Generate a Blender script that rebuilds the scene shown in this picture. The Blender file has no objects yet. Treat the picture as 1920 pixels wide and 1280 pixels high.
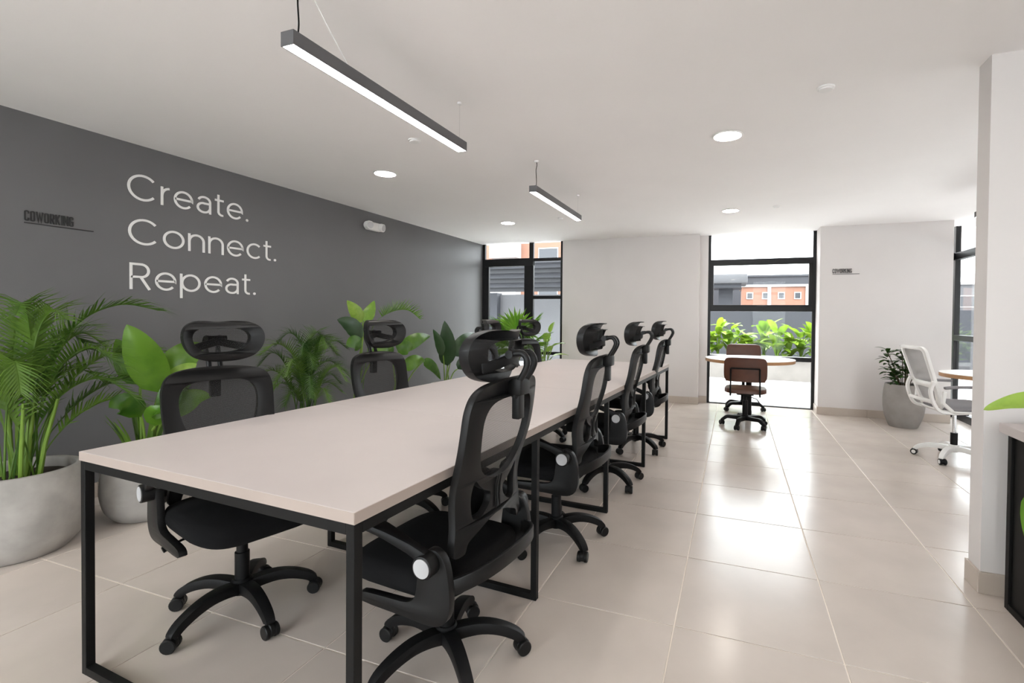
import bpy, bmesh, math, random
from mathutils import Vector, Matrix
from mathutils.geometry import tessellate_polygon
random.seed(7)
S = bpy.context.scene
COL = S.collection
R = math.radians
# ---------------------------------------------------------------- camera
def cam_setup():
    f, cx, cy = 912.7, 1040.95, 607.2
    yaw, pitch, roll = R(20.26), R(.905), R(-.535)
    fw = Vector((-math.sin(yaw), math.cos(yaw), 0)); rt = Vector((math.cos(yaw), math.sin(yaw), 0)); up = Vector((0, 0, 1))
    f2 = fw*math.cos(pitch) - up*math.sin(pitch); u2 = up*math.cos(pitch) + fw*math.sin(pitch)
    r3 = rt*math.cos(roll) - u2*math.sin(roll); u3 = u2*math.cos(roll) + rt*math.sin(roll)
    cd = bpy.data.cameras.new('camera'); c = bpy.data.objects.new('camera', cd); COL.objects.link(c)
    m = Matrix((r3, u3, -f2)).transposed().to_4x4(); m.translation = Vector((.212, -1.985, 1.239)); c.matrix_world = m
    cd.sensor_fit = 'HORIZONTAL'; cd.sensor_width = 36; cd.lens = f/1920*36
    cd.shift_x = (960-cx)/1920; cd.shift_y = (cy-640)/1920; cd.clip_start = .02; cd.clip_end = 500
    S.camera = c
cam_setup()
# ---------------------------------------------------------------- world, exposure
W = bpy.data.worlds.new('overcast_sky'); S.world = W; W.use_nodes = True
bg = W.node_tree.nodes['Background']; bg.inputs[0].default_value = (.93, .965, 1, 1); bg.inputs[1].default_value = 5.0
S.view_settings.view_transform = 'Standard'; S.view_settings.look = 'None'; S.view_settings.exposure = 0.9; S.view_settings.gamma = 1
S.view_settings.use_curve_mapping = False
PENDANT_POWER = 27.0; DOWNLIGHT_POWER = 48.0
# ---------------------------------------------------------------- materials
def srgb(r, g, b):
    f = lambda c: (c/255/12.92) if c/255 <= .04045 else ((c/255+.055)/1.055)**2.4
    return (f(r), f(g), f(b), 1)
MATS = {}
def mat(name, col, rough=.5, metal=0, noise=0, nscale=20, bump=0, bscale=200, rand=0, spec=.5, sheen=0, stretch=None):
    m = bpy.data.materials.new(name); m.use_nodes = True; nt = m.node_tree; b = nt.nodes['Principled BSDF']
    b.inputs['Roughness'].default_value = rough; b.inputs['Metallic'].default_value = metal; b.inputs['Specular IOR Level'].default_value = spec
    b.inputs['Base Color'].default_value = col
    if sheen: b.inputs['Sheen Weight'].default_value = sheen
    tc = nt.nodes.new('ShaderNodeTexCoord'); vec = tc.outputs['Object']
    if stretch:
        mp = nt.nodes.new('ShaderNodeMapping'); mp.inputs['Scale'].default_value = stretch; nt.links.new(vec, mp.inputs[0]); vec = mp.outputs[0]
    last = None
    if noise:
        n = nt.nodes.new('ShaderNodeTexNoise'); n.inputs['Scale'].default_value = nscale; n.inputs['Detail'].default_value = 5; nt.links.new(vec, n.inputs['Vector'])
        mx = nt.nodes.new('ShaderNodeMix'); mx.data_type = 'RGBA'
        mx.inputs[6].default_value = tuple(c*(1-noise) for c in col[:3])+(1,); mx.inputs[7].default_value = tuple(min(1, c*(1+noise)) for c in col[:3])+(1,)
        mr = nt.nodes.new('ShaderNodeMapRange'); mr.inputs[1].default_value = .3; mr.inputs[2].default_value = .7
        nt.links.new(n.outputs[0], mr.inputs[0]); nt.links.new(mr.outputs[0], mx.inputs[0]); last = mx.outputs[2]; nt.links.new(last, b.inputs['Base Color'])
    if rand:
        oi = nt.nodes.new('ShaderNodeObjectInfo'); mr = nt.nodes.new('ShaderNodeMapRange'); mr.inputs[3].default_value = 1-rand; mr.inputs[4].default_value = 1+rand
        hs = nt.nodes.new('ShaderNodeHueSaturation'); nt.links.new(oi.outputs['Random'], mr.inputs[0]); nt.links.new(mr.outputs[0], hs.inputs['Value'])
        if last: nt.links.new(last, hs.inputs['Color'])
        else: hs.inputs['Color'].default_value = col
        nt.links.new(hs.outputs[0], b.inputs['Base Color'])
    if bump:
        n2 = nt.nodes.new('ShaderNodeTexNoise'); n2.inputs['Scale'].default_value = bscale; nt.links.new(vec, n2.inputs['Vector'])
        bp = nt.nodes.new('ShaderNodeBump'); bp.inputs['Strength'].default_value = bump; bp.inputs['Distance'].default_value = .002
        nt.links.new(n2.outputs[0], bp.inputs['Height']); nt.links.new(bp.outputs[0], b.inputs['Normal'])
    MATS[name] = m; return m
def emis(name, col, st):
    m = bpy.data.materials.new(name); m.use_nodes = True; nt = m.node_tree; nt.nodes.clear()
    e = nt.nodes.new('ShaderNodeEmission'); e.inputs[0].default_value = col; e.inputs[1].default_value = st
    o = nt.nodes.new('ShaderNodeOutputMaterial'); nt.links.new(e.outputs[0], o.inputs[0]); MATS[name] = m; return m
def glass(name, tint=(.97, .985, .98, 1)):
    m = bpy.data.materials.new(name); m.use_nodes = True; nt = m.node_tree; nt.nodes.clear()
    t = nt.nodes.new('ShaderNodeBsdfTransparent'); t.inputs[0].default_value = tint
    g = nt.nodes.new('ShaderNodeBsdfGlossy'); g.inputs['Roughness'].default_value = .02
    lw = nt.nodes.new('ShaderNodeLayerWeight'); lw.inputs[0].default_value = .5
    pw = nt.nodes.new('ShaderNodeMath'); pw.operation = 'POWER'; pw.inputs[1].default_value = 5; nt.links.new(lw.outputs['Facing'], pw.inputs[0])
    fr = nt.nodes.new('ShaderNodeMath'); fr.operation = 'MULTIPLY_ADD'; fr.inputs[1].default_value = .9; fr.inputs[2].default_value = .008; nt.links.new(pw.outputs[0], fr.inputs[0])
    mx = nt.nodes.new('ShaderNodeMixShader'); o = nt.nodes.new('ShaderNodeOutputMaterial')
    nt.links.new(fr.outputs[0], mx.inputs[0]); nt.links.new(t.outputs[0], mx.inputs[1]); nt.links.new(g.outputs[0], mx.inputs[2]); nt.links.new(mx.outputs[0], o.inputs[0])
    MATS[name] = m; return m
def mesh_fabric(name, col, cover):
    m = bpy.data.materials.new(name); m.use_nodes = True; nt = m.node_tree; nt.nodes.clear()
    t = nt.nodes.new('ShaderNodeBsdfTransparent'); d = nt.nodes.new('ShaderNodeBsdfPrincipled'); d.inputs['Base Color'].default_value = col; d.inputs['Roughness'].default_value = .7
    tc = nt.nodes.new('ShaderNodeTexCoord'); w = nt.nodes.new('ShaderNodeTexWave'); w.bands_direction = 'Z'; w.inputs['Scale'].default_value = 70; w.inputs['Distortion'].default_value = 0
    mr = nt.nodes.new('ShaderNodeMapRange'); mr.inputs[3].default_value = cover-.14; mr.inputs[4].default_value = cover+.14
    mx = nt.nodes.new('ShaderNodeMixShader'); o = nt.nodes.new('ShaderNodeOutputMaterial')
    nt.links.new(tc.outputs['Object'], w.inputs['Vector']); nt.links.new(w.outputs['Fac'], mr.inputs[0]); nt.links.new(mr.outputs[0], mx.inputs[0])
    nt.links.new(t.outputs[0], mx.inputs[1]); nt.links.new(d.outputs[0], mx.inputs[2]); nt.links.new(mx.outputs[0], o.inputs[0]); MATS[name] = m; return m
def leafmat(name, col, col2, rough=.4, trans=.3, nscale=9, stretch=None):
    m = bpy.data.materials.new(name); m.use_nodes = True; nt = m.node_tree; b = nt.nodes['Principled BSDF']; o = nt.nodes['Material Output']
    tc = nt.nodes.new('ShaderNodeTexCoord'); n = nt.nodes.new('ShaderNodeTexNoise'); n.inputs['Scale'].default_value = nscale; n.inputs['Detail'].default_value = 3
    oi = nt.nodes.new('ShaderNodeObjectInfo'); ad = nt.nodes.new('ShaderNodeMath'); ad.operation = 'MULTIPLY_ADD'; ad.inputs[1].default_value = .5
    sb = nt.nodes.new('ShaderNodeMapRange'); sb.inputs[1].default_value = .45; sb.inputs[2].default_value = 1.0
    mx = nt.nodes.new('ShaderNodeMix'); mx.data_type = 'RGBA'; mx.inputs[6].default_value = col; mx.inputs[7].default_value = col2
    nt.links.new(tc.outputs['Object'], n.inputs['Vector']); nt.links.new(oi.outputs['Random'], ad.inputs[0]); nt.links.new(n.outputs[0], ad.inputs[2]); nt.links.new(ad.outputs[0], sb.inputs[0]); nt.links.new(sb.outputs[0], mx.inputs[0])
    nt.links.new(mx.outputs[2], b.inputs['Base Color']); b.inputs['Roughness'].default_value = rough
    t = nt.nodes.new('ShaderNodeBsdfTranslucent'); nt.links.new(mx.outputs[2], t.inputs[0])
    ms = nt.nodes.new('ShaderNodeMixShader'); ms.inputs[0].default_value = trans
    nt.links.new(b.outputs[0], ms.inputs[1]); nt.links.new(t.outputs[0], ms.inputs[2]); nt.links.new(ms.outputs[0], o.inputs[0]); MATS[name] = m; return m
mat('wall_white', (.69, .655, .64, 1), .75, noise=.015, nscale=3, bump=.05, bscale=300)
mat('ceiling_white', (.92, .895, .885, 1), .8, noise=.01, nscale=2)
mat('wall_grey', (.130, .129, .133, 1), .55, noise=.03, nscale=2.5, bump=.05, bscale=300)
mat('tile', (.555, .49, .442, 1), .21, noise=.05, nscale=3.5, rand=.035, bump=.02, bscale=60)
mat('grout', (.80, .72, .64, 1), .8)
mat('skirting', (.50, .43, .37, 1), .35, noise=.05, nscale=5)
mat('black_metal', (.006, .006, .006, 1), .5, spec=.16)
mat('frame_black', (.007, .007, .008, 1), .4, spec=.3)
mat('lamp_grey', (.10, .10, .105, 1), .45)
mat('laminate', (.53, .475, .46, 1), .38, noise=.015, nscale=6)
mat('laminate_edge_shade', (.36, .295, .26, 1), .5, noise=.03, nscale=10)  # laminate beige darkened: shade on the table edges put into the colour
mat('plastic_black', (.007, .007, .0073, 1), .42, spec=.24, bump=.05, bscale=500)
mat('plastic_soft', (.0045, .0045, .005, 1), .5, spec=.22)
mat('cushion_black', (.006, .006, .0065, 1), .95, bump=.3, bscale=700, spec=.15)
mat('cap_silver', (.44, .44, .45, 1), .4)
mat('concrete', (.33, .31, .29, 1), .8, noise=.2, nscale=7, bump=.15, bscale=25)
mat('concrete_dark', (.27, .25, .235, 1), .8, noise=.12, nscale=7, bump=.15, bscale=25)
mat('soil', (.03, .02, .014, 1), .95, bump=.8, bscale=60)
mat('stem_green', (.16, .27, .035, 1), .5)
mat('stem_brown', (.10, .07, .04, 1), .8)
mat('brown_leather', (.080, .024, .010, 1), .38, noise=.12, nscale=14)
mat('oak', (.50, .33, .19, 1), .45, noise=.1, nscale=5, stretch=(1, 8, 1))
mat('oak_edge', (.42, .22, .10, 1), .5, noise=.1, nscale=8)
mat('white_top', (.82, .80, .78, 1), .35)
mat('white_plastic', (.80, .79, .77, 1), .35)
mat('grey_fabric', (.22, .21, .22, 1), .9, bump=.2, bscale=600)
mat('chrome', (.75, .75, .76, 1), .15, metal=1)
mat('white_paint', (.85, .84, .83, 1), .5)
mat('black_paint', (.012, .012, .013, 1), .5)
mat('lens', (.52, .52, .53, 1), .2)
mat('ext_floor', (.84, .82, .80, 1), .7, noise=.05, nscale=2)
mat('ext_grey', (.040, .042, .050, 1), .7, noise=.06, nscale=1)
mat('ext_lightgrey', (.105, .105, .112, 1), .7, noise=.05, nscale=1)
mat('ext_canopy', (.014, .015, .019, 1), .5)
mat('ext_brick', (.25, .125, .085, 1), .8, noise=.08, nscale=.7)
mat('ext_white', (.42, .41, .40, 1), .7)
mat('ext_window', (.035, .038, .045, 1), .15)
mat('planter_stone', (.20, .185, .17, 1), .8, noise=.1, nscale=4)
emis('strip_light', (1, .985, .96, 1), PENDANT_POWER)
emis('downlight', (1, .93, .84, 1), DOWNLIGHT_POWER)
glass('pane_glass')
mesh_fabric('mesh_black', (.012, .012, .013, 1), .60)
mesh_fabric('mesh_head', (.012, .012, .013, 1), .52)
mesh_fabric('mesh_grey', (.40, .39, .39, 1), .82)
leafmat('palm_leaf', (.045, .115, .012, 1), (.13, .235, .028, 1), .45, .3)
leafmat('palm_dark', (.028, .080, .012, 1), (.10, .19, .028, 1), .45, .25)
leafmat('broad_leaf', (.040, .130, .010, 1), (.13, .27, .025, 1), .3, .3)
leafmat('pale_leaf', (.17, .33, .035, 1), (.32, .48, .08, 1), .35, .3, 25)
leafmat('dark_leaf', (.010, .038, .010, 1), (.022, .065, .016, 1), .32, .15)
leafmat('fan_leaf', (.08, .21, .018, 1), (.19, .36, .035, 1), .4, .35)
leafmat('garden_leaf', (.11, .22, .014, 1), (.25, .37, .03, 1), .4, .4, 4)
leafmat('small_leaf', (.020, .060, .012, 1), (.045, .105, .018, 1), .4, .2)
M = MATS
# ---------------------------------------------------------------- mesh helpers
def build(name, verts, faces, m, parent=None, smooth=False, loc=None, bevel=0, seg=2, ang=40):
    me = bpy.data.meshes.new(name); me.from_pydata([tuple(v) for v in verts], [], faces); me.update()
    bm = bmesh.new(); bm.from_mesh(me); bmesh.ops.recalc_face_normals(bm, faces=bm.faces)
    if bevel:
        ed = [e for e in bm.edges if len(e.link_faces) == 2 and e.calc_face_angle(0) > R(ang)]
        bmesh.ops.bevel(bm, geom=ed, offset=bevel, segments=seg, affect='EDGES', profile=.5, clamp_overlap=True)
    bm.to_mesh(me); bm.free()
    if smooth:
        me.polygons.foreach_set('use_smooth', [True]*len(me.polygons))
        try: me.set_sharp_from_angle(angle=R(42))
        except Exception: pass
    me.materials.append(M[m] if isinstance(m, str) else m)
    o = bpy.data.objects.new(name, me); COL.objects.link(o)
    if loc is not None: o.location = loc
    if parent is not None: o.parent = parent
    return o
def boxvf(x0, x1, y0, y1, z0, z1):
    v = [(x, y, z) for x in (x0, x1) for y in (y0, y1) for z in (z0, z1)]
    f = [(0, 1, 3, 2), (4, 6, 7, 5), (0, 4, 5, 1), (2, 3, 7, 6), (0, 2, 6, 4), (1, 5, 7, 3)]
    return v, f
def box(name, x0, x1, y0, y1, z0, z1, m, parent=None, bevel=0, loc=None):
    v, f = boxvf(x0, x1, y0, y1, z0, z1); return build(name, v, f, m, parent, False, loc, bevel)
def join(parts):
    V, F = [], []
    for v, f in parts:
        n = len(V); V += list(v); F += [tuple(i+n for i in q) for q in f]
    return V, F
def tubevf(pts, rad, n=10, caps=True, sx=1, sy=1, upv=(0, 0, 1)):
    pts = [Vector(p) for p in pts]; rads = rad if isinstance(rad, (list, tuple)) else [rad]*len(pts)
    V, F = [], []; prevS = None
    for i, p in enumerate(pts):
        t = (pts[min(i+1, len(pts)-1)] - pts[max(i-1, 0)]).normalized()
        if prevS is None:
            s = t.cross(Vector(upv)); s = t.cross(Vector((1, 0, 0))) if s.length < 1e-3 else s
        else: s = prevS - t*prevS.dot(t)
        s.normalize(); prevS = s; u = s.cross(t).normalized()
        for k in range(n):
            a = 2*math.pi*k/n; V.append(p + s*math.cos(a)*rads[i]*sx + u*math.sin(a)*rads[i]*sy)
    for i in range(len(pts)-1):
        for k in range(n):
            a, b = i*n+k, i*n+(k+1) % n; F.append((a, b, b+n, a+n))
    if caps: F += [tuple(range(n))[::-1], tuple(range((len(pts)-1)*n, len(pts)*n))]
    return V, F
def tube(name, pts, rad, m, parent=None, n=10, **k):
    v, f = tubevf(pts, rad, n, **k); return build(name, v, f, m, parent, True)
def barvf(pts, w, h, upv=(0, 0, 1)):
    """rectangular sweep, per-point widths/heights"""
    pts = [Vector(p) for p in pts]; V, F = [], []
    ws = w if isinstance(w, (list, tuple)) else [w]*len(pts); hs = h if isinstance(h, (list, tuple)) else [h]*len(pts)
    for i, p in enumerate(pts):
        t = (pts[min(i+1, len(pts)-1)] - pts[max(i-1, 0)]).normalized(); s = t.cross(Vector(upv)).normalized(); u = s.cross(t).normalized()
        for a, b in ((-1, -1), (1, -1), (1, 1), (-1, 1)): V.append(p + s*a*ws[i]/2 + u*b*hs[i]/2)
    for i in range(len(pts)-1):
        for k in range(4):
            a, b = i*4+k, i*4+(k+1) % 4; F.append((a, b, b+4, a+4))
    F += [(3, 2, 1, 0), tuple(range(len(V)-4, len(V)))]
    return V, F
def bar(name, pts, w, h, m, parent=None, bevel=0, upv=(0, 0, 1), smooth=False):
    v, f = barvf(pts, w, h, upv); return build(name, v, f, m, parent, smooth or bevel > 0, None, bevel)
def lathevf(prof, n=32, cx=0, cy=0):
    V, F = [], []
    for r, z in prof:
        for k in range(n): a = 2*math.pi*k/n; V.append((cx+r*math.cos(a), cy+r*math.sin(a), z))
    for i in range(len(prof)-1):
        for k in range(n): a, b = i*n+k, i*n+(k+1) % n; F.append((a, b, b+n, a+n))
    F += [tuple(range(n))[::-1], tuple(range((len(prof)-1)*n, len(prof)*n))]
    return V, F
def lathe(name, prof, m, parent=None, n=32, cx=0, cy=0, smooth=True):
    v, f = lathevf(prof, n, cx, cy); return build(name, v, f, m, parent, smooth)
def cylvf(p0, p1, r, n=20): return tubevf([p0, p1], r, n)
def catmull(pts, n=8, closed=False):
    P = [Vector(p) for p in pts]; out = []; N = len(P)
    rng = range(N) if closed else range(N-1)
    for i in rng:
        g = (lambda k: P[k % N]) if closed else (lambda k: P[max(0, min(N-1, k))])
        p0, p1, p2, p3 = g(i-1), g(i), g(i+1), g(i+2)
        for j in range(n):
            t = j/n; out.append(.5*((2*p1)+(p2-p0)*t+(2*p0-5*p1+4*p2-p3)*t*t+(3*p1-p0-3*p2+p3)*t**3))
    if not closed: out.append(P[-1])
    return out
def platevf(outer, holes, fn_front, fn_back):
    """outline + holes in 2D; fn maps (a,b)->3D for the front and back skins"""
    loops = [outer]+holes; pts = [p for l in loops for p in l]; n = len(pts)
    tri = tessellate_polygon([[Vector((p[0], p[1], 0)) for p in l] for l in loops])
    V = [fn_front(*p[:2]) for p in pts]+[fn_back(*p[:2]) for p in pts]
    F = [tuple(t) for t in tri]+[tuple(i+n for i in t[::-1]) for t in tri]
    k = 0
    for l in loops:
        for i in range(len(l)): a, b = k+i, k+(i+1) % len(l); F.append((a, b, b+n, a+n))
        k += len(l)
    return V, F
def gridfillvf(outline, fn, rings=7):
    """surface filling a closed outline: rings shrunk to the centroid"""
    n = len(outline); c = sum((Vector(p[:2]) for p in outline), Vector((0, 0)))/n; V, F = [], []
    for r in range(rings):
        s = 1-r/rings
        for p in outline: q = c+(Vector(p[:2])-c)*s; V.append(fn(q.x, q.y))
    V.append(fn(c.x, c.y))
    for r in range(rings-1):
        for i in range(n): a, b = r*n+i, r*n+(i+1) % n; F.append((a, b, b+n, a+n))
    for i in range(n): F.append(((rings-1)*n+i, (rings-1)*n+(i+1) % n, len(V)-1))
    return V, F
def thing(name, label, cat, loc=(0, 0, 0), rz=0, group=None):
    o = bpy.data.objects.new(name, None); COL.objects.link(o); o.location = loc; o.rotation_euler = (0, 0, rz); o.empty_display_size = .1
    o['label'] = label; o['category'] = cat
    if group: o['group'] = group
    return o
def tag(o, label, cat, group=None):
    o['label'] = label; o['category'] = cat
    if group: o['group'] = group
    return o
def struct(o, label=None):
    o['kind'] = 'structure'
    if label: o['label'] = label
    return o
def copy_tree(o, parent=None):
    c = o.copy(); COL.objects.link(c)
    if parent is not None: c.parent = parent
    for ch in list(o.children): copy_tree(ch, c)
    return c
def place(o, loc, rz, label=None):
    o.location = loc; o.rotation_euler = (0, 0, rz)
    if label: o['label'] = label
# ---------------------------------------------------------------- room shell
XL, XR, YF, YB, ZC = -3.79, 2.88, -4.2, 5.25, 2.43
T = .6
floor = struct(box('floor', XL-.1, XR+.05, YF-.1, 5.62, -.12, -.003, 'grout'), 'pale beige porcelain tiled floor with light grout joints')
tile_cache = {}
def tile(x0, x1, y0, y1):
    w, h = round(x1-x0-.0055, 4), round(y1-y0-.0055, 4)
    if (w, h) not in tile_cache:
        t = box('floor_tile', -w/2, w/2, -h/2, h/2, -.009, 0, 'tile', floor, bevel=.0015); tile_cache[(w, h)] = t.data; o = t
    else:
        o = bpy.data.objects.new('floor_tile', tile_cache[(w, h)]); COL.objects.link(o); o.parent = floor
    o.location = ((x0+x1)/2, (y0+y1)/2, 0)
gx = [XL]+[T*i for i in range(-6, 5)]+[XR]; gy = [YF]+[T*j for j in range(-6, 10)]
gy = [g for g in gy if g < 5.45]+[5.6]
for i in range(len(gx)-1):
    for j in range(len(gy)-1): tile(gx[i], gx[i+1], gy[j], gy[j+1])
struct(box('ceiling', XL-.2, XR+.2, YF-.2, 5.37, ZC, ZC+.2, 'ceiling_white'))
struct(box('ceiling_back', -2.352, 2.60, 5.37, 5.50, ZC, ZC+.2, 'ceiling_white'))
struct(box('ceiling_corner', 2.60, XR+.2, 5.37, 5.68, ZC, ZC+.2, 'ceiling_white'))
struct(box('wall_left', XL-.2, XL, YF-.2, 5.36, -.1, ZC, 'wall_grey'), 'dark grey painted wall with white lettering')
struct(box('wall_back', -2.352, -1.60, 5.275, 5.75, -.1, ZC, 'wall_white'))
struct(box('wall_back_pilaster', -1.60, -.274, 5.25, 5.75, -.1, ZC, 'wall_white'))
struct(box('wall_back_return', -.274, -.160, 5.42, 5.75, -.1, ZC, 'wall_white'))
struct(box('wall_back_right', 1.236, 2.65, 5.12, 5.75, -.1, ZC, 'wall_white'))
struct(box('wall_partition', 1.276, XR, .752, .872, -.1, ZC, 'wall_white'), 'white partition wall end at the right')
struct(box('wall_right', XR, XR+.2, YF-.2, .81, -.1, ZC, 'wall_white'))
# wall behind the viewer, with window openings added to let in daylight
struct(box('wall_front', XL-.2, -3.6, YF-.2, YF, -.1, ZC, 'wall_white'))
struct(box('wall_front_pier', -1.0, .7, YF-.2, YF, -.1, ZC, 'wall_white'))
struct(box('wall_front_corner', 2.4, XR+.2, YF-.2, YF, -.1, ZC, 'wall_white'))
# skirting tiles
def skirting(name, pieces):
    root = struct(bpy.data.objects.new(name, None)); COL.objects.link(root)
    for (x0, x1, y0, y1) in pieces: box('skirting_tile', x0, x1, y0, y1, 0, .098, 'skirting', root, bevel=.002)
    return root
def runx(x0, x1, y, d, L=.6):
    out = []; x = x0
    while x < x1-.02: e = min(x+L, x1); out.append((x+.001, e-.001, min(y, y+d), max(y, y+d))); x = e
    return out
def runy(y0, y1, x, d, L=.6):
    return [(c, d_, a, b) for (a, b, c, d_) in runx(y0, y1, x, d, L)]
skirting('baseboard_left', runy(YF, 5.28, XL, .012))
skirting('baseboard_back', runx(-2.352, -1.60, 5.275, -.012)+runx(-1.60, -.262, 5.25, -.012)+runx(-.274, -.162, 5.42, -.012))
skirting('baseboard_back_right', runx(1.224, 2.65, 5.12, -.012, .565)+[(1.224, 1.236, 5.12, 5.40)])
skirting('baseboard_partition', runx(1.264, XR, .752, -.012)+[(1.264, 1.276, .752, .872)]+runx(1.264, XR, .872, .012))
# ---------------------------------------------------------------- windows
def window(name, axis, pos, bars, panes, depth=.05, extra=None):
    """bars/panes: (a0,a1,z0,z1[,depth]) along the window's own axis"""
    root = struct(bpy.data.objects.new(name, None)); COL.objects.link(root)
    def bx(nm, a0, a1, z0, z1, d, m):
        if axis == 'x': return box(nm, a0, a1, pos-d/2, pos+d/2, z0, z1, m, root, bevel=.002 if d > .01 else 0)
        return box(nm, pos-d/2, pos+d/2, a0, a1, z0, z1, m, root, bevel=.002 if d > .01 else 0)
    for b in bars: bx('window_frame', *b[:4], b[4] if len(b) > 4 else depth, 'frame_black')
    for p in panes: bx('pane', *p, .006, 'pane_glass')
    return root
yW = 5.45
w1 = window('window_1', 'x', yW, [(-.160, -.123, 0, ZC), (1.196, 1.236, 0, ZC), (-.123, 1.196, 1.99, 2.075, .06), (-.123, 1.196, 1.335, 1.425, .06),
    (-.123, 1.196, .645, .705), (-.123, 1.196, 0, .014), (-.123, -.085, 1.425, 1.99, .06), (1.15, 1.196, 1.425, 1.99, .06)],
    [(-.123, 1.196, 2.075, ZC), (-.085, 1.15, 1.425, 1.99), (-.123, 1.196, .705, 1.335), (-.123, 1.196, .014, .645)])
box('window_handle', .50, .62, yW-.045, yW-.03, 1.40, 1.415, 'frame_black', w1, bevel=.004)
yL = 5.32
w2 = window('window_2', 'x', yL, [(-3.85, -3.80+.06, 0, ZC), (-3.02, -2.86, 0, 2.06), (-2.935, -2.86, 2.06, ZC), (-2.392, -2.352, 0, ZC), (-3.74, -2.86, 2.055, 2.18, .07), (-2.86, -2.392, 2.125, 2.175),
    (-3.74, -3.67, 0, 2.055), (-2.86, -2.392, 1.515, 1.57), (-2.86, -2.392, .62, .67), (-2.86, -2.392, 0, .02), (-3.67, -3.02, 0, .09)],
    [(-3.74, -2.935, 2.18, ZC), (-2.86, -2.392, 2.175, ZC), (-3.67, -3.02, .09, 2.055), (-2.86, -2.392, 1.57, 2.125), (-2.86, -2.392, .67, 1.515), (-2.86, -2.392, .02, .62)])
xR = 2.86
yv = [5.62, 3.55, 1.75, .875]
bars, panes = [], []
for i, y in enumerate(yv):
    if i in (0, 1, 2): bars.append((y-.03, y+.03, 0, ZC, .06))
for i in range(len(yv)-1):
    a, b = yv[i+1]+(.03 if i < 2 else 0), yv[i]-.03
    bars += [(a, b, 0, .09, .06), (a, b, 2.0, 2.09, .07), (a, b, .98, 1.05, .06)]
    panes += [(a, b, .09, .98), (a, b, 1.05, 2.0), (a, b, 2.09, ZC)]
w3 = window('window_3', 'y', xR, bars, panes)
w4 = window('window_4', 'x', 5.62, [(2.65, 2.83, 2.0, 2.09), (2.65, 2.83, 0, .09)], [(2.65, 2.83, .09, 2.0), (2.65, 2.83, 2.09, ZC)])
b5 = [(-3.6, -3.54, 0, ZC), (-2.33, -2.27, 0, ZC), (-1.06, -1.0, 0, ZC), (.7, .76, 0, ZC), (2.34, 2.4, 0, ZC)]
p5 = []
for a, b in ((-3.54, -2.33), (-2.27, -1.06), (.76, 2.34)):
    b5 += [(a, b, 0, .08), (a, b, 2.0, 2.08)]; p5 += [(a, b, .08, 2.0), (a, b, 2.08, ZC)]
w5 = window('added_window_5', 'x', YF-.1, b5, p5)  # unseen window, added so daylight enters from behind the viewer
for w, l in ((w1, 'tall black framed window behind the brown chairs'), (w2, 'black framed window and door beside the grey wall'), (w3, 'black framed glazing along the right side'), (w4, 'narrow glazed return beside the corner pot'), (w5, 'unseen black framed window added behind the viewer for daylight')): w['label'] = l
# ---------------------------------------------------------------- lamps on the ceiling
DL = [(.15, 1.40), (-2.57, 1.38), (-2.53, 3.66), (.15, 3.76), (.15, -.95), (-2.57, -1.2), (.15, -3.2), (-2.57, -3.2)]
DLL = ['large round downlight nearest in the ceiling above the aisle', 'round downlight above the lettered grey wall', 'round downlight near the window beside the grey wall', 'small far round downlight in front of the tall window',
       'round downlight overhead above the aisle', 'round downlight overhead near the palm', 'round downlight behind the viewer over the aisle', 'round downlight behind the viewer by the grey wall']
for (x, y), l in zip(DL, DLL):
    t = thing('downlight', l, 'ceiling light', (x, y, ZC), 0, 'round recessed downlights')
    lathe('trim_ring', [(.094, -.0005), (.098, -.004), (.096, -.008), (.086, -.009), (.084, -.006)], 'white_paint', t, 32)
    lathe('diffuser', [(.085, -.0065), (.084, -.0075), (.05, -.0075), (.004, -.0075)], 'downlight', t, 32)
def pendant(x, y0, y1, z, label, near_dx=0, w=.058, h=.05, extra=False):
    t = thing('pendant_lamp', label, 'pendant lamp', (x, y0, z), 0, 'linear pendant lamps')
    L = y1-y0
    V, F = join([boxvf(-w/2, w/2, 0, L, h-.006, h), boxvf(-w/2, -w/2+.004, 0, L, 0, h-.006), boxvf(w/2-.004, w/2, 0, L, 0, h-.006), boxvf(-w/2+.004, w/2-.004, 0, .004, 0, h-.006), boxvf(-w/2+.004, w/2-.004, L-.004, L, 0, h-.006)])
    build('housing', V, F, 'lamp_grey', t)
    box('diffuser', -w/2+.004, w/2-.004, .004, L-.004, .001, .006, 'strip_light', t)
    hz = ZC-z
    tube('power_cable', catmull([(w/2-.012, .03, h), (w/2-.010, .031, h+.04), (w/2-.014, .03, h+.12), (w/2-.008, .032, h+.16), (w/2-.012, .03, hz)], 5), .0028, 'black_metal', t, 6)
    tube('wire', [(0, L-.03, h), (0, L-.03, hz)], .0009, 'chrome', t, 5)
    lathe('ceiling_hook', [(.012, hz-.012), (.014, hz-.006), (.014, hz-.001)], 'white_paint', t, 12, 0, L-.03)
    lathe('ceiling_rose', [(.016, hz-.014), (.02, hz-.006), (.02, hz-.001)], 'white_paint', t, 14, w/2-.012, .03)
    return t
p1 = pendant(-1.25, -.72, .43, 2.165, 'long grey linear pendant lamp nearest over the work table')
tube('support_wire', catmull([(.0, .30, .05), (.0, .17, .17), (.0, .08, .262)], 4), .0022, 'white_paint', p1, 6)
pendant(-1.25, 1.45, 2.62, 2.185, 'short looking far linear pendant lamp over the end of the work table')
pendant(2.30, 2.42, 3.58, 2.185, 'linear pendant lamp end peeking out beside the white partition')
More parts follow.
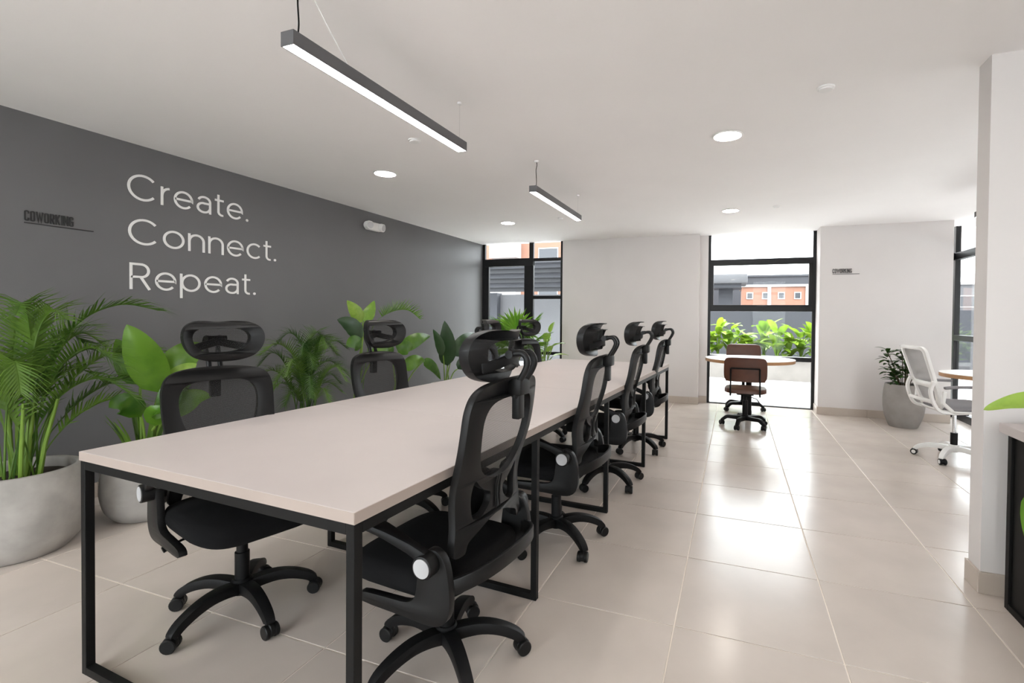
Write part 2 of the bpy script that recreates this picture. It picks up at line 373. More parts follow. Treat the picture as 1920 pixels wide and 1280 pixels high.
for (x, y, r, l) in [(.633, .86, .042, 'round white smoke detector above the aisle'), (-1.852, .806, .042, 'round white smoke detector left of the near pendant lamp'), (-1.786, 3.58, .034, 'small white sprinkler rose behind the far pendant lamp'), (.609, 3.69, .034, 'small white sprinkler rose near the tall window')]:
    t = thing('smoke_detector', l, 'detector', (x, y, ZC))
    lathe('base_plate', [(r, -.001), (r, -.008), (r*.9, -.010)], 'white_paint', t, 24)
    lathe('sensor_head', [(r*.8, -.010), (r*.75, -.016), (r*.4, -.018), (.002, -.018)], 'white_paint', t, 24)
# emergency light on the grey wall
t = thing('emergency_light', 'white twin spot emergency light high on the grey wall', 'emergency light', (XL, 2.62, 2.265))
build('housing', *boxvf(0, .055, -.115, .115, -.05, .05), 'white_plastic', t, True, None, .018, 3)
for s in (-1, 1):
    hd = build('lamp_head', *tubevf([(.02, s*.10, 0), (.06, s*.105, 0), (.085, s*.11, -.004)], [.045, .05, .046], 20), 'white_plastic', t, True)
    build('lens', *tubevf([(.085, s*.11, -.004), (.089, s*.111, -.005)], .038, 20), 'lens', hd, True)
# ---------------------------------------------------------------- wall lettering (stroked letters)
def arc(cx, cy, rx, ry, a0, a1, n=22): return [(cx+rx*math.cos(R(a0+(a1-a0)*i/n)), cy+ry*math.sin(R(a0+(a1-a0)*i/n))) for i in range(n+1)]
SW = .086
h = .73; q = SW/2
GL = {
 'C': (.93, [arc(.48, .5, .455, .455, 42, 318, 30)]),
 'R': (.66, [[(q, 0), (q, 1-q), (.36, 1-q)]+arc(.36, .715, .225, .24, 90, -90)+[(q, .475)], [(.34, .475), (.615, 0)]]),
 'r': (.32, [[(q, 0), (q, h)], arc(.31, .38, .265, .305, 178, 92, 12)]),
 'e': (.72, [[(q, .37)]+[(.67, .37)]+arc(.36, .365, .315, .32, 0, 318, 34)]),
 'a': (.60, [arc(.30, .49, .235, .195, 160, 0, 16)+[(.535, 0)], [(.535, .42), (.30, .42)]+arc(.27, .235, .225, .19, 90, 270, 16)+arc(.30, .265, .235, .22, 270, 350, 10)]),
 't': (.38, [[(.15, .93), (.15, .2)]+arc(.31, .2, .16, .155, 180, 285, 10), [(0, h-q), (.37, h-q)]]),
 'n': (.62, [[(q, 0), (q, h)], [(q, .40)]+arc(.31, .42, .265, .265, 180, 0, 20)+[(.575, 0)]]),
 'o': (.74, [arc(.37, .365, .325, .32, 0, 360, 40)]),
 'c': (.66, [arc(.37, .365, .325, .32, 45, 315, 30)]),
 'p': (.76, [[(q, -.27), (q, h)], arc(.39, .365, .32, .32, 0, 360, 40)]),
 '.': (.12, 'dot')}
s2 = .125; w2_ = .40
def rr(x0, y0, x1, y1, r=.1): return arc(x1-r, y1-r, r, r, 0, 90, 5)+arc(x0+r, y1-r, r, r, 90, 180, 5)+arc(x0+r, y0+r, r, r, 180, 270, 5)+arc(x1-r, y0+r, r, r, 270, 360, 5)
e_ = s2/2
GC = {
 'C': (w2_, [[(w2_-e_, .70)]+arc(w2_-e_-.1, 1-e_-.1, .1, .1, 0, 90, 5)+arc(e_+.1, 1-e_-.1, .1, .1, 90, 180, 5)+arc(e_+.1, e_+.1, .1, .1, 180, 270, 5)+arc(w2_-e_-.1, e_+.1, .1, .1, 270, 360, 5)+[(w2_-e_, .30)]]),
 'O': (w2_, [rr(e_, e_, w2_-e_, 1-e_)+[(w2_-e_, 1-e_-.1)]]),
 'W': (.60, [[(.05, 1), (.17, .04), (.30, .85), (.43, .04), (.55, 1)]]),
 'R': (w2_, [[(e_, 0), (e_, 1-e_), (.2, 1-e_)]+arc(w2_-e_-.1, 1-e_-.1, .1, .1, 90, 0, 5)+arc(w2_-e_-.1, .58, .1, .1, 0, -90, 5)+[(e_, .48)], [(.2, .48), (w2_-e_+.02, 0)]]),
 'K': (w2_+.02, [[(e_, 0), (e_, 1)], [(w2_-.04, 1), (e_+.04, .48)], [(e_+.10, .55), (w2_-.03, 0)]]),
 'I': (s2, [[(e_, 0), (e_, 1)]]),
 'N': (w2_+.02, [[(e_, 0), (e_, 1)], [(e_, .95), (w2_+.02-e_, .05)], [(w2_+.02-e_, 0), (w2_+.02-e_, 1)]]),
 'G': (w2_, [[(w2_-e_, .72)]+arc(w2_-e_-.1, 1-e_-.1, .1, .1, 0, 90, 5)+arc(e_+.1, 1-e_-.1, .1, .1, 90, 180, 5)+arc(e_+.1, e_+.1, .1, .1, 180, 270, 5)+arc(w2_-e_-.1, e_+.1, .1, .1, 270, 360, 5)+[(w2_-e_, .46), (.2, .46)]])}
def ribbon2(pl, w):
    pl = [Vector(p) for p in pl]; out = [pl[0]]
    for p in pl[1:]:
        if (p-out[-1]).length > 1e-4: out.append(p)
    pl = out; L, Rr = [], []
    closed = (pl[0]-pl[-1]).length < 1e-3
    for i, p in enumerate(pl):
        a = pl[i-1] if i > 0 else (pl[-2] if closed else None); b = pl[i+1] if i < len(pl)-1 else (pl[1] if closed else None)
        d1 = (p-a).normalized() if a is not None else (b-p).normalized(); d2 = (b-p).normalized() if b is not None else d1
        n1 = Vector((-d1.y, d1.x)); n2 = Vector((-d2.y, d2.x)); m_ = (n1+n2)
        m_ = m_.normalized() if m_.length > .2 else n1
        k = w/2/max(.45, m_.dot(n1)); L.append(p+m_*k); Rr.append(p-m_*k)
    return L, Rr
def letter(name, strokes, w, sc, xs, to3, m, parent):
    V, F = [], []
    if strokes == 'dot':
        o = [(.06+.06*math.cos(2*math.pi*i/16), .06+.06*math.sin(2*math.pi*i/16)) for i in range(16)]
        V = [to3(a*sc*xs, b*sc, 0) for a, b in o]+[to3(a*sc*xs, b*sc, .004) for a, b in o]; F = [tuple(range(16)), tuple(range(31, 15, -1))]+[(i, (i+1) % 16, (i+1) % 16+16, i+16) for i in range(16)]
    else:
        for k, st in enumerate(strokes):
            L, Rr = ribbon2(st, w); n0 = len(V); n = len(L); dz = .004+.0002*k
            for zz in (0, dz):
                V += [to3(p.x*sc*xs, p.y*sc, zz) for p in L]+[to3(p.x*sc*xs, p.y*sc, zz) for p in Rr]
            for i in range(n-1):
                F += [(n0+2*n+i, n0+2*n+i+1, n0+3*n+i+1, n0+3*n+i), (n0+i, n0+i+1, n0+2*n+i+1, n0+2*n+i), (n0+n+i, n0+n+i+1, n0+3*n+i+1, n0+3*n+i), (n0+i, n0+n+i, n0+n+i+1, n0+i+1)]
            F += [(n0, n0+n, n0+3*n, n0+2*n), (n0+n-1, n0+2*n-1, n0+4*n-1, n0+3*n-1)]
    return build(name, V, F, m, parent)
def word(text, G, gap, w, cap, width, to3f, m, root):
    tot = sum(G[c][0] for c in text)+gap*(len(text)-1); xs = width/(tot*cap); x = 0
    for c in text:
        g = G[c]; x0 = x
        letter('letter', g[1], w, cap, xs, (lambda a, b, t, x0=x0: to3f(a+x0*cap*xs, b, t)), m, root); x += g[0]+gap
cap = .188
for txt, y0, y1, z, l in [('Create.', .186, 1.085, 2.037, 'white lettering reading Create. at the top of the grey wall slogan'), ('Connect.', .190, 1.36, 1.722, 'white lettering reading Connect. in the middle of the grey wall slogan'), ('Repeat.', .194, 1.155, 1.403, 'white lettering reading Repeat. at the bottom of the grey wall slogan')]:
    t = thing('wall_lettering', l, 'lettering', (XL, y0, z), 0, 'slogan words on the grey wall')
    word(txt, GL, .13, SW, cap, y1-y0, lambda a, b, th: (.0005+th, a, b), 'white_paint', t)
t = thing('wall_sign', 'small black sign reading COWORKING with underline on the grey wall', 'sign', (XL, -.345, 1.772))
word('COWORKING', GC, .09, s2, .062, .232, lambda a, b, th: (.0005+th, a, b+.012), 'black_paint', t)
box('underline', 0, .005, 0, .335, -.003, .003, 'black_paint', t)
t = thing('wall_sign', 'small black sign reading COWORKING with underline on the white back wall', 'sign', (1.379, 5.12, 1.812))
word('COWORKING', GC, .09, s2, .055, .215, lambda a, b, th: (a, -.0005-th, b+.012), 'black_paint', t)
box('underline', 0, .30, -.005, 0, -.003, .003, 'black_paint', t)
# ---------------------------------------------------------------- work table
TZ, TW, TM = .765, 1.24, 1.035
tb = thing('work_table', 'long work table with pale greige tops on black square tube frames', 'table', (-.578, 0, 0), R(-3.09))
y0 = -1.066
tt = .031; tu = .027
for k in range(4):
    box('tabletop', -TW, 0, y0+k*TM+(.0006 if k else 0), y0+(k+1)*TM-(.0006 if k < 3 else 0), TZ-tt, TZ, 'laminate', tb, bevel=.0015)
    ya, yb = y0+k*TM+(.0006 if k else 0), y0+(k+1)*TM-(.0006 if k < 3 else 0)
    for x in (-TW-.001, 0): box('edge_shade_strip', x, x+.001, ya, yb, TZ-tt+.001, TZ-.001, 'laminate_edge_shade', tb)  # thin strips with the edge shade in their colour
    if k == 0: box('edge_shade_strip', -TW, 0, ya-.001, ya, TZ-tt+.001, TZ-.001, 'laminate_edge_shade', tb)
    if k == 3: box('edge_shade_strip', -TW, 0, yb, yb+.001, TZ-tt+.001, TZ-.001, 'laminate_edge_shade', tb)
for x in (-.002-tu, -TW+.002): box('side_rail', x, x+tu, y0+.002+tu, y0+4*TM-.002-tu, TZ-tt-tu-.002, TZ-tt-.0005, 'black_metal', tb, bevel=.001)
for k in range(5):
    ya = y0+k*TM-(tu/2) if 0 < k < 4 else (y0+.002 if k == 0 else y0+4*TM-tu-.002)
    for x in (-.002-tu, -TW+.002): box('leg', x, x+tu, ya, ya+tu, 0, TZ-tt-.0005, 'black_metal', tb, bevel=.002)
    box('top_rail', -TW+.002+tu, -.002-tu, ya, ya+tu, TZ-tt-tu-.002, TZ-tt-.0005, 'black_metal', tb, bevel=.001)
    box('foot_rail', -TW+.002+tu, -.002-tu, ya, ya+tu, .001, .001+tu, 'black_metal', tb, bevel=.001)
# ---------------------------------------------------------------- black task chair
def star_base(t, m, rad=.262, hubz=.105, castermat='plastic_black', ring=None, ang0=0, hub_r=.038, rise=.018):
    for k in range(5):
        a = R(72*k)+ang0; c, s = math.cos(a), math.sin(a)
        prof = [(.02, hubz), (.07, hubz+rise*.6), (.13, hubz+rise*.75), (.19, hubz+.001), (rad-.02, hubz-.022), (rad+.004, hubz-.042), (rad+.008, hubz-.050)]
        pts = [(p.x*c, p.x*s, p.y) for p in catmull([(r, z, 0) for r, z in prof], 3)]
        n = len(pts); leg = bar('base_leg', pts, [.050-.020*i/(n-1) for i in range(n)], [.044-.016*i/(n-1) for i in range(n)], m, t, bevel=.008)
        ca = a+random.uniform(-1.2, 1.2); cc, cs = math.cos(ca), math.sin(ca); px, py = rad*c, rad*s; wr = .0265
        V, F = join([cylvf((px-cs*.008+cc*.012, py+cc*.008+cs*.012, wr+.0005), (px-cs*.026+cc*.012, py+cc*.026+cs*.012, wr+.0005), wr, 18),
                     cylvf((px+cs*.008+cc*.012, py-cc*.008+cs*.012, wr+.0005), (px+cs*.026+cc*.012, py-cc*.026+cs*.012, wr+.0005), wr, 18),
                     cylvf((px+cs*.010+cc*.012, py-cc*.010+cs*.012, wr+.004), (px-cs*.010+cc*.012, py+cc*.010+cs*.012, wr+.004), wr*.98, 14),
                     cylvf((px, py, .03), (px, py, hubz-.035), .011, 10)])
        cst = build('caster', V, F, castermat, leg, True, None, .003, 1, 60)
        if ring:
            for sg in (-1, 1): build('wheel_ring', *cylvf((px+sg*(cs*.026)+cc*.012, py-sg*cc*.026+cs*.012, wr+.0005), (px+sg*cs*.0275+cc*.012, py-sg*cc*.0275+cs*.012, wr+.0005), wr*.62, 16), ring, leg, True)
    lathe('hub', [(hub_r*.8, hubz-.028), (hub_r, hubz-.02), (hub_r, hubz+.03), (hub_r*.85, hubz+.036)], m, t, 20)
def mirror(h): return h+[(-a, b) for a, b in h[::-1] if abs(a) > 1e-6]
def smooth2(half, n=5):
    """closed symmetric outline from a half outline (top centre -> bottom centre)"""
    full = half+[(-a, b) for a, b in half[::-1][1 if abs(half[-1][0]) < 1e-6 else 0:-1 if abs(half[0][0]) < 1e-6 else None]]
    return [(p.x, p.y) for p in catmull([(a, b, 0) for a, b in full], n, True)]
def task_chair():
    t = thing('office_chair', 'x', 'chair')
    star_base(t, 'plastic_soft', ang0=R(70))
    lathe('gas_column', [(.027, .13), (.027, .25), (.021, .252), (.021, .37)], 'plastic_soft', t, 20)
    build('tilt_mechanism', *boxvf(-.11, .07, -.075, .075, .362, .400), 'plastic_soft', t, True, None, .01)
    lv = tube('lever', [(-.02, -.06, .375), (-.02, -.20, .365), (-.02, -.235, .355)], [.005, .005, .005], 'plastic_soft', t, 8)
    build('lever_knob', *tubevf([(-.02, -.225, .359), (-.02, -.262, .347)], [.009, .012], 10), 'plastic_soft', lv, True)
    # seat cushion
    n = 48; V, F = [], []
    lay = [(.55, .398), (.86, .399), (.96, .408), (1., .428), (1., .448), (.97, .466), (.88, .478), (.6, .484), (.3, .485)]
    for sc, z in lay:
        for k in range(n):
            a = 2*math.pi*k/n; c, s = math.cos(a), math.sin(a); e = .42
            x = math.copysign(abs(c)**e, c)*.235*sc+.045; y = math.copysign(abs(s)**e, s)*(.238-.012*c)*sc
            V.append((x, y, z-(.022*max(0, (x-.17)/.11)**2 if x > .17 else 0)))
    for i in range(len(lay)-1):
        for k in range(n): a, b = i*n+k, i*n+(k+1) % n; F.append((a, b, b+n, a+n))
    F += [tuple(range(n))[::-1], tuple(range((len(lay)-1)*n, len(lay)*n))]
    build('seat', V, F, 'cushion_black', t, True)
    # back frame
    bx_ = lambda y, z: -.205-.13*(z-.5)+.03*math.exp(-((z-.64)/.12)**2)+.75*y*y
    outer = [(0, 1.002), (.085, 1.0), (.155, .988), (.194, .962), (.211, .915), (.213, .85), (.210, .78), (.203, .70), (.198, .63), (.198, .56), (.205, .50), (.203, .465), (.165, .465), (.150, .495), (.10, .518), (.05, .536), (0, .543)]
    hole = [(0, .943), (.080, .940), (.126, .924), (.149, .886), (.151, .83), (.138, .765), (.110, .712), (.064, .680), (0, .668)]
    op = [(.040, .622), (.070, .638), (.102, .660), (.126, .682), (.135, .65), (.135, .60), (.128, .562), (.100, .555), (.070, .568), (.045, .590)]
    oL = [(p.x, p.y) for p in catmull([(a, b, 0) for a, b in op], 3, True)]; oR = [(-a, b) for a, b in oL]
    bf = build('back_frame', *platevf(smooth2(outer), [smooth2(hole), oL, oR], lambda y, z: (bx_(y, z)+.011, y, z), lambda y, z: (bx_(y, z)-.014, y, z)), 'plastic_black', t, True, None, .005, 2, 50)
    hm = [(a*1.03, .8+(b-.8)*1.03) for a, b in smooth2(hole)]
    build('back_mesh', *gridfillvf(hm, lambda y, z: (bx_(y, z)+.007, y, z)), 'mesh_black', t, True)
    for i in (-1, 0, 1): tube('rib', [(bx_(i*.013, z)-.015, i*.013*(1+(z-.56)*2), z) for z in (.56, .60, .64, .67)], .003, 'plastic_black', bf, 6)
    # lumbar pad seen through the openings
    lp = smooth2([(0, .665), (.08, .66), (.125, .63), (.13, .57), (.09, .535), (0, .528)], 4)
    build('lumbar_pad', *platevf(lp, [], lambda y, z: (bx_(y, z)+.05, y, z), lambda y, z: (bx_(y, z)+.03, y, z)), 'plastic_soft', t, True, None, .006, 2, 50)
    # U shaped band behind the seat
    pts = catmull([(-.10, .252, .455), (-.19, .235, .470), (-.262, .15, .495), (-.285, 0, .503), (-.262, -.15, .495), (-.19, -.235, .470), (-.10, -.252, .455)], 6)
    bar('back_band', pts, .014, .048, 'plastic_black', t, bevel=.005)
    # armrests
    for s in (-1, 1):
        side = [(.14, .365), (.14, .393), (.04, .400), (-.045, .405), (-.078, .432), (-.088, .50), (-.100, .555), (-.130, .582), (-.165, .578), (-.190, .545), (-.204, .47), (-.202, .405), (-.178, .368), (-.13, .354), (-.03, .358)]
        sd = [(p.x, p.y) for p in catmull([(a, b, 0) for a, b in side], 3, True)]
        br = build('arm_bracket', *platevf(sd, [], lambda x, z: (x, s*.262, z), lambda x, z: (x, s*.236, z)), 'plastic_black', t, True, None, .006, 2, 50)
        build('pivot', *cylvf((-.135, s*.225, .545), (-.135, s*.302, .545), .035, 24), 'plastic_black', br, True, None, .003, 2, 50)
        build('pivot_cap', *cylvf((-.135, s*.301, .545), (-.135, s*.304, .545), .028, 24), 'cap_silver', br, True)
        arm = catmull([(-.130, s*.276, .565), (-.06, s*.285, .598), (.02, s*.292, .628), (.09, s*.292, .640), (.155, s*.288, .642)], 4)
        k = len(arm); ar = bar('armrest', arm, [.032+.040*min(1, max(0, (i-3)/(k*.5))) for i in range(k)], [.040-.018*min(1, i/(k*.6)) for i in range(k)], 'plastic_soft', t, bevel=.009)
    # headrest
    hx = lambda y, z: -.248+3.4*y*y-.30*(z-1.115)+3.2*(z-1.115)**2
    ho = smooth2([(0, 1.200), (.055, 1.205), (.105, 1.201), (.142, 1.178), (.155, 1.138), (.144, 1.092), (.110, 1.052), (.056, 1.033), (0, 1.029)], 4)
    hi = [(a*.72, 1.122+(b-1.122)*.60) for a, b in ho]
    hf = build('headrest_frame', *platevf(ho, [hi], lambda y, z: (hx(y, z)+.014, y, z), lambda y, z: (hx(y, z)-.022, y, z)), 'plastic_black', t, True, None, .009, 3, 50)
    build('headrest_mesh', *gridfillvf([(a*1.05, 1.122+(b-1.122)*1.05) for a, b in hi], lambda y, z: (hx(y, z)+.006, y, z), 5), 'mesh_head', hf, True)
    bar('headrest_spine', [(hx(y, 1.112)-.012, y, 1.112-abs(y)*.25) for y in (-.115, -.06, 0, .06, .115)], .012, .034, 'plastic_soft', hf, bevel=.004)
    br = tube('headrest_bracket', catmull([(-.282, .022, .985), (-.296, .022, 1.03), (-.322, .024, 1.075), (-.330, .025, 1.105), (-.312, .025, 1.130), (-.268, .024, 1.125)], 5), [.0105]*26, 'plastic_black', t, 10)
    tube('bracket_arm', catmull([(-.282, -.022, .985), (-.296, -.022, 1.03), (-.322, -.024, 1.075), (-.330, -.025, 1.105), (-.312, -.025, 1.130), (-.268, -.024, 1.125)], 5), .0105, 'plastic_black', br, 10)
    build('pivot_pin', *cylvf((-.268, -.038, 1.125), (-.268, .038, 1.125), .014, 16), 'plastic_black', br, True)
    build('slider_block', *boxvf(-.312, -.262, -.034, .034, .945, 1.0), 'plastic_black', t, True, None, .007)
    build('slider_tail', *boxvf(-.298, -.270, -.020, .020, .865, .95), 'plastic_black', t, True, None, .005)
    return t
proto = task_chair()
CH = [((-.74, -.50, 0), 176, 'nearest black mesh office chair at the near right corner of the table, seen from behind'),
      ((-.70, .53, 0), 180, 'second black mesh office chair from the viewer along the aisle side of the table'),
      ((-.68, 1.56, 0), 181, 'third black mesh office chair from the viewer along the aisle side of the table'),
      ((-.65, 2.58, 0), 180, 'farthest black mesh office chair along the aisle side of the table'),
      ((-1.70, -.545, 0), -16, 'black mesh office chair facing the viewer at the near end of the grey wall side'),
      ((-1.68, .50, 0), -8, 'second black mesh office chair along the grey wall side, before the broad pale leaves'),
      ((-1.62, 1.88, 0), 5, 'third black mesh office chair along the grey wall side, mostly hidden behind a headrest'),
      ((-1.62, 2.62, 0), -18, 'farthest black mesh office chair along the grey wall side, before the fan palm')]
for i, (loc, rz, l) in enumerate(CH):
    o = proto if i == 0 else copy_tree(proto)
    place(o, loc, R(rz), l); o['group'] = 'black mesh office chairs at the work table'
for o in [proto]+[x for x in COL.objects if x.name.startswith('office_chair.') and x.location.x > -1.2]:
    for c in o.children:
        if c.name.startswith(('back_frame', 'back_mesh', 'lumbar', 'slider')): c.location.z += .035
for c in proto.children:
    if c.name.startswith(('seat', 'arm', 'back_band', 'tilt', 'lever')): c.location.z -= .038
    if c.name.startswith('headrest'): c.location.z -= .012
# ---------------------------------------------------------------- brown chairs and round tables
def brown_chair():
    t = thing('swivel_chair', 'x', 'chair')
    star_base(t, 'plastic_soft', rad=.245, hubz=.10, ang0=R(18), rise=.0)
    lathe('gas_column', [(.03, .12), (.03, .30), (.02, .302), (.02, .375)], 'plastic_soft', t, 18)
    build('seat_plate', *boxvf(-.12, .12, -.09, .09, .372, .392), 'black_metal', t, True, None, .004)
    n = 36; V, F = [], []
    for sc, z in [(.9, .392), (1, .402), (1, .43), (.95, .446), (.7, .452), (.3, .452)]:
        for k in range(n):
            a = 2*math.pi*k/n; c, s = math.cos(a), math.sin(a); e = .5
            V.append((math.copysign(abs(c)**e, c)*.21*sc+.02, math.copysign(abs(s)**e, s)*.225*sc, z))
    for i in range(5):
        for k in range(n): a, b = i*n+k, i*n+(k+1) % n; F.append((a, b, b+n, a+n))
    F += [tuple(range(n))[::-1], tuple(range(5*n, 6*n))]
    build('seat', V, F, 'brown_leather', t, True)
    bx = lambda y, z: -.215-.12*(z-.52)+.5*y*y
    o = [(p.x, p.y) for p in catmull([(a, b, 0) for a, b in [(.17, .80), (.212, .775), (.222, .72), (.222, .60), (.205, .55), (.165, .535), (-.165, .535), (-.205, .55), (-.222, .60), (-.222, .72), (-.212, .775), (-.17, .80), (0, .803)]], 4, True)]
    bk = build('backrest', *platevf(o, [], lambda y, z: (bx(y, z)+.018, y, z), lambda y, z: (bx(y, z)-.016, y, z)), 'brown_leather', t, True, None, .008, 2, 50)
    for k in range(7):
        y = -.15+.05*k; tube('rib', [(bx(y, z)+.017, y, z) for z in (.57, .67, .77)], .008, 'brown_leather', bk, 8)
    for s in (-1, 1):
        tube('back_rod', catmull([(-.02, s*.15, .385), (-.17, s*.152, .380), (-.252, s*.152, .40), (bx(.15, .6)-.024, s*.15, .56), (bx(.15, .68)-.024, s*.15, .685)], 5), .009, 'black_metal', t, 8)
    tube('cross_rod', [(bx(.15, .68)-.024, -.15, .685), (bx(.15, .68)-.026, .15, .685)], .009, 'black_metal', t, 8)
    bar('tilt_lever', [(-.05, .05, .375), (-.12, -.12, .34), (-.15, -.16, .29)], .012, .008, 'black_metal', t)
    return t
b1 = brown_chair(); b2 = copy_tree(b1)
place(b1, (.335, 3.98, -0), R(88), 'brown ribbed swivel chair with its back to the viewer in front of the round table')
place(b2, (.33, 5.02, 0), R(-90), 'brown ribbed swivel chair behind the round table by the tall window')
b1['group'] = b2['group'] = 'brown swivel chairs at the round table'
for c in b2.children:
    if c.name.startswith(('backrest', 'back_rod', 'cross_rod', 'seat', 'tilt')) : c.location.z += .075
    if c.name.startswith('gas_column'): c.scale.z = 1.22; c.location.z -= .024
def round_table(loc, r, label, edge, top):
    t = thing('round_table', label, 'table', loc)
    lathe('tabletop', [(r-.004, .700), (r, .703), (r, .735)], edge, t, 64, smooth=False)
    lathe('top_surface', [(r, .7352), (r, .739), (r-.002, .740), (.01, .740)], top, t, 64, smooth=False)
    lathe('pedestal', [(.035, .012), (.035, .69), (.12, .692), (.12, .6995)], 'black_metal', t, 24)
    lathe('foot_plate', [(.20, 0), (.20, .008), (.19, .012), (.04, .014)], 'black_metal', t, 40)
    return t
round_table((.385, 4.52, 0), .52, 'round table with white top and wood edge between the brown chairs', 'oak_edge', 'white_top')
round_table((2.44, 3.66, 0), .37, 'round wood edged table beside the white chair', 'oak_edge', 'white_top')
# ---------------------------------------------------------------- white chair
def white_chair():
    t = thing('office_chair', 'white framed office chair with grey mesh back and grey seat', 'chair')
    star_base(t, 'white_plastic', rad=.27, hubz=.10, castermat='plastic_soft', ring='white_plastic', ang0=R(10), rise=.01)
    lathe('gas_sleeve', [(.027, .12), (.027, .24)], 'plastic_soft', t, 18)
    lathe('gas_column', [(.014, .205), (.014, .385)], 'chrome', t, 16)
    build('tilt_mechanism', *boxvf(-.10, .08, -.07, .07, .375, .408), 'plastic_soft', t, True, None, .01)
    n = 40
    def pad(name, lay, m, sx, sy, x0):
        V, F = [], []
        for sc, z in lay:
            for k in range(n):
                a = 2*math.pi*k/n; c, s = math.cos(a), math.sin(a); e = .45
                V.append((math.copysign(abs(c)**e, c)*sx*sc+x0, math.copysign(abs(s)**e, s)*sy*sc, z))
        for i in range(len(lay)-1):
            for k in range(n): a, b = i*n+k, i*n+(k+1) % n; F.append((a, b, b+n, a+n))
        F += [tuple(range(n))[::-1], tuple(range((len(lay)-1)*n, len(lay)*n))]
        return build(name, V, F, m, t, True)
    pad('seat_shell', [(.8, .408), (.97, .412), (1.02, .428), (1.0, .436)], 'white_plastic', .235, .235, .04)
    pad('seat', [(.97, .437), (.99, .45), (.97, .468), (.9, .480), (.6, .485), (.2, .485)], 'grey_fabric', .235, .235, .04)
    bx = lambda y, z: -.20-.33*(z-.5)+.35*y*y
    q4 = lambda P, k=3: [(p.x, p.y) for p in catmull([(a, b, 0) for a, b in P], k, True)]
    def rrect(w0, w1, z0, z1, r): # w0 at bottom, w1 at top
        c = []
        for (sx, z, w, a0) in ((1, z1-r, w1, 0), (-1, z1-r, w1, 90), (-1, z0+r, w0, 180), (1, z0+r, w0, 270)):
            for k in range(6): a = R(a0+18*k); c.append((sx*(w-r)+r*math.cos(a), z+r*math.sin(a)))
        return c
    fr = build('back_frame', *platevf(rrect(.185, .215, .43, .975, .05), [rrect(.165, .178, .665, .945, .03), rrect(.135, .150, .500, .615, .03)], lambda y, z: (bx(y, z)+.012, y, z), lambda y, z: (bx(y, z)-.014, y, z)), 'white_plastic', t, True, None, .006, 2, 50)
    build('back_mesh', *gridfillvf(rrect(.170, .183, .660, .95, .03), lambda y, z: (bx(y, z)+.004, y, z), 5), 'mesh_grey', fr, True)
    build('lumbar_mesh', *gridfillvf(rrect(.138, .153, .495, .62, .03), lambda y, z: (bx(y, z)+.004, y, z), 4), 'mesh_grey', fr, True)
    for s in (-1, 1):
        pts = catmull([(.02, s*.17, .418), (-.12, s*.20, .415), (-.215, s*.205, .43), (-.262, s*.2, .50), (-.285, s*.2, .60), (bx(.2, .68)-.014, s*.2, .68)], 5)
        bar('back_support', pts, .026, .034, 'white_plastic', t, bevel=.006, upv=(0, 1, 0))
        arm = catmull([(-.20, s*.235, .63), (-.08, s*.25, .645), (.10, s*.25, .645)], 5)
        bar('armrest', arm, .045, .022, 'grey_fabric', t, bevel=.006)
        bar('arm_post', [(-.19, s*.225, .60), (-.20, s*.22, .50), (-.12, s*.21, .425)], .03, .022, 'white_plastic', t, bevel=.005, upv=(0, 1, 0))
    bar('cross_bar', [(-.268, -.2, .505), (-.285, 0, .505), (-.268, .2, .505)], .016, .03, 'white_plastic', t, bevel=.005)
    return t
wc = white_chair(); place(wc, (2.05, 3.28, 0), R(8))
for c in wc.children:
    if not c.name.startswith(('base_leg', 'hub', 'gas_sleeve')): c.location.z += .03
# ---------------------------------------------------------------- cabinet at the right edge
cb = thing('side_cabinet', 'black framed side cabinet with pale top at the right edge', 'cabinet', (1.292, 0, 0))
CY0, CY1 = .16, .655
box('cabinet_top', 0, 1.2, CY0-.02, CY1, .757, .797, 'laminate', cb, bevel=.002)
for (x, y) in ((.03, CY1-.035), (.03, CY0), (1.14, CY1-.035), (1.14, CY0)): box('leg', x, x+.03, y, y+.03, 0, .7565, 'black_metal', cb, bevel=.002)
box('side_panel', .04, .052, CY0+.03, CY1-.035, .03, .7565, 'black_metal', cb)
box('bottom_rail', .03, .06, CY0+.03, CY1-.035, 0, .03, 'black_metal', cb, bevel=.002)
box('body', .06, 1.14, CY0+.03, CY1-.035, .03, .756, 'plastic_soft', cb, bevel=.002)
# ---------------------------------------------------------------- plants
def leafvf(pts, width, fold=.25, shape=None, wav=0, nseg=None, roll=0):
    """leaf blade along a 3D curve; shape(t)->0..1"""
    shape = shape or (lambda t: math.sin(math.pi*min(1, t**.75))**.8)
    P = catmull(pts, nseg or 5); n = len(P); V, F = [], []
    ss = None
    for i, p in enumerate(P):
        t = i/(n-1); tg = (P[min(i+1, n-1)]-P[max(i-1, 0)]).normalized(); s = tg.cross(Vector((0, 0, 1)))
        if s.length < .15: s = ss or Vector((1, 0, 0))
        s = s - tg*s.dot(tg); s.normalize()
        if ss is not None and s.dot(ss) < 0: s = -s
        ss = s; u = s.cross(tg)
        if roll: s, u = s*math.cos(R(roll))+u*math.sin(R(roll)), u*math.cos(R(roll))-s*math.sin(R(roll))
        w = width/2*max(.02, shape(t)); wv = wav*width*math.sin(t*22)*shape(t)
        V += [p+s*w+u*(w*fold+wv), p+s*w*.5+u*w*fold*.4, p, p-s*w*.5+u*w*fold*.4, p-s*w+u*(w*fold-wv)]
    for i in range(n-1):
        for k in range(4): a = i*5+k; F.append((a, a+1, a+6, a+5))
    return V, F
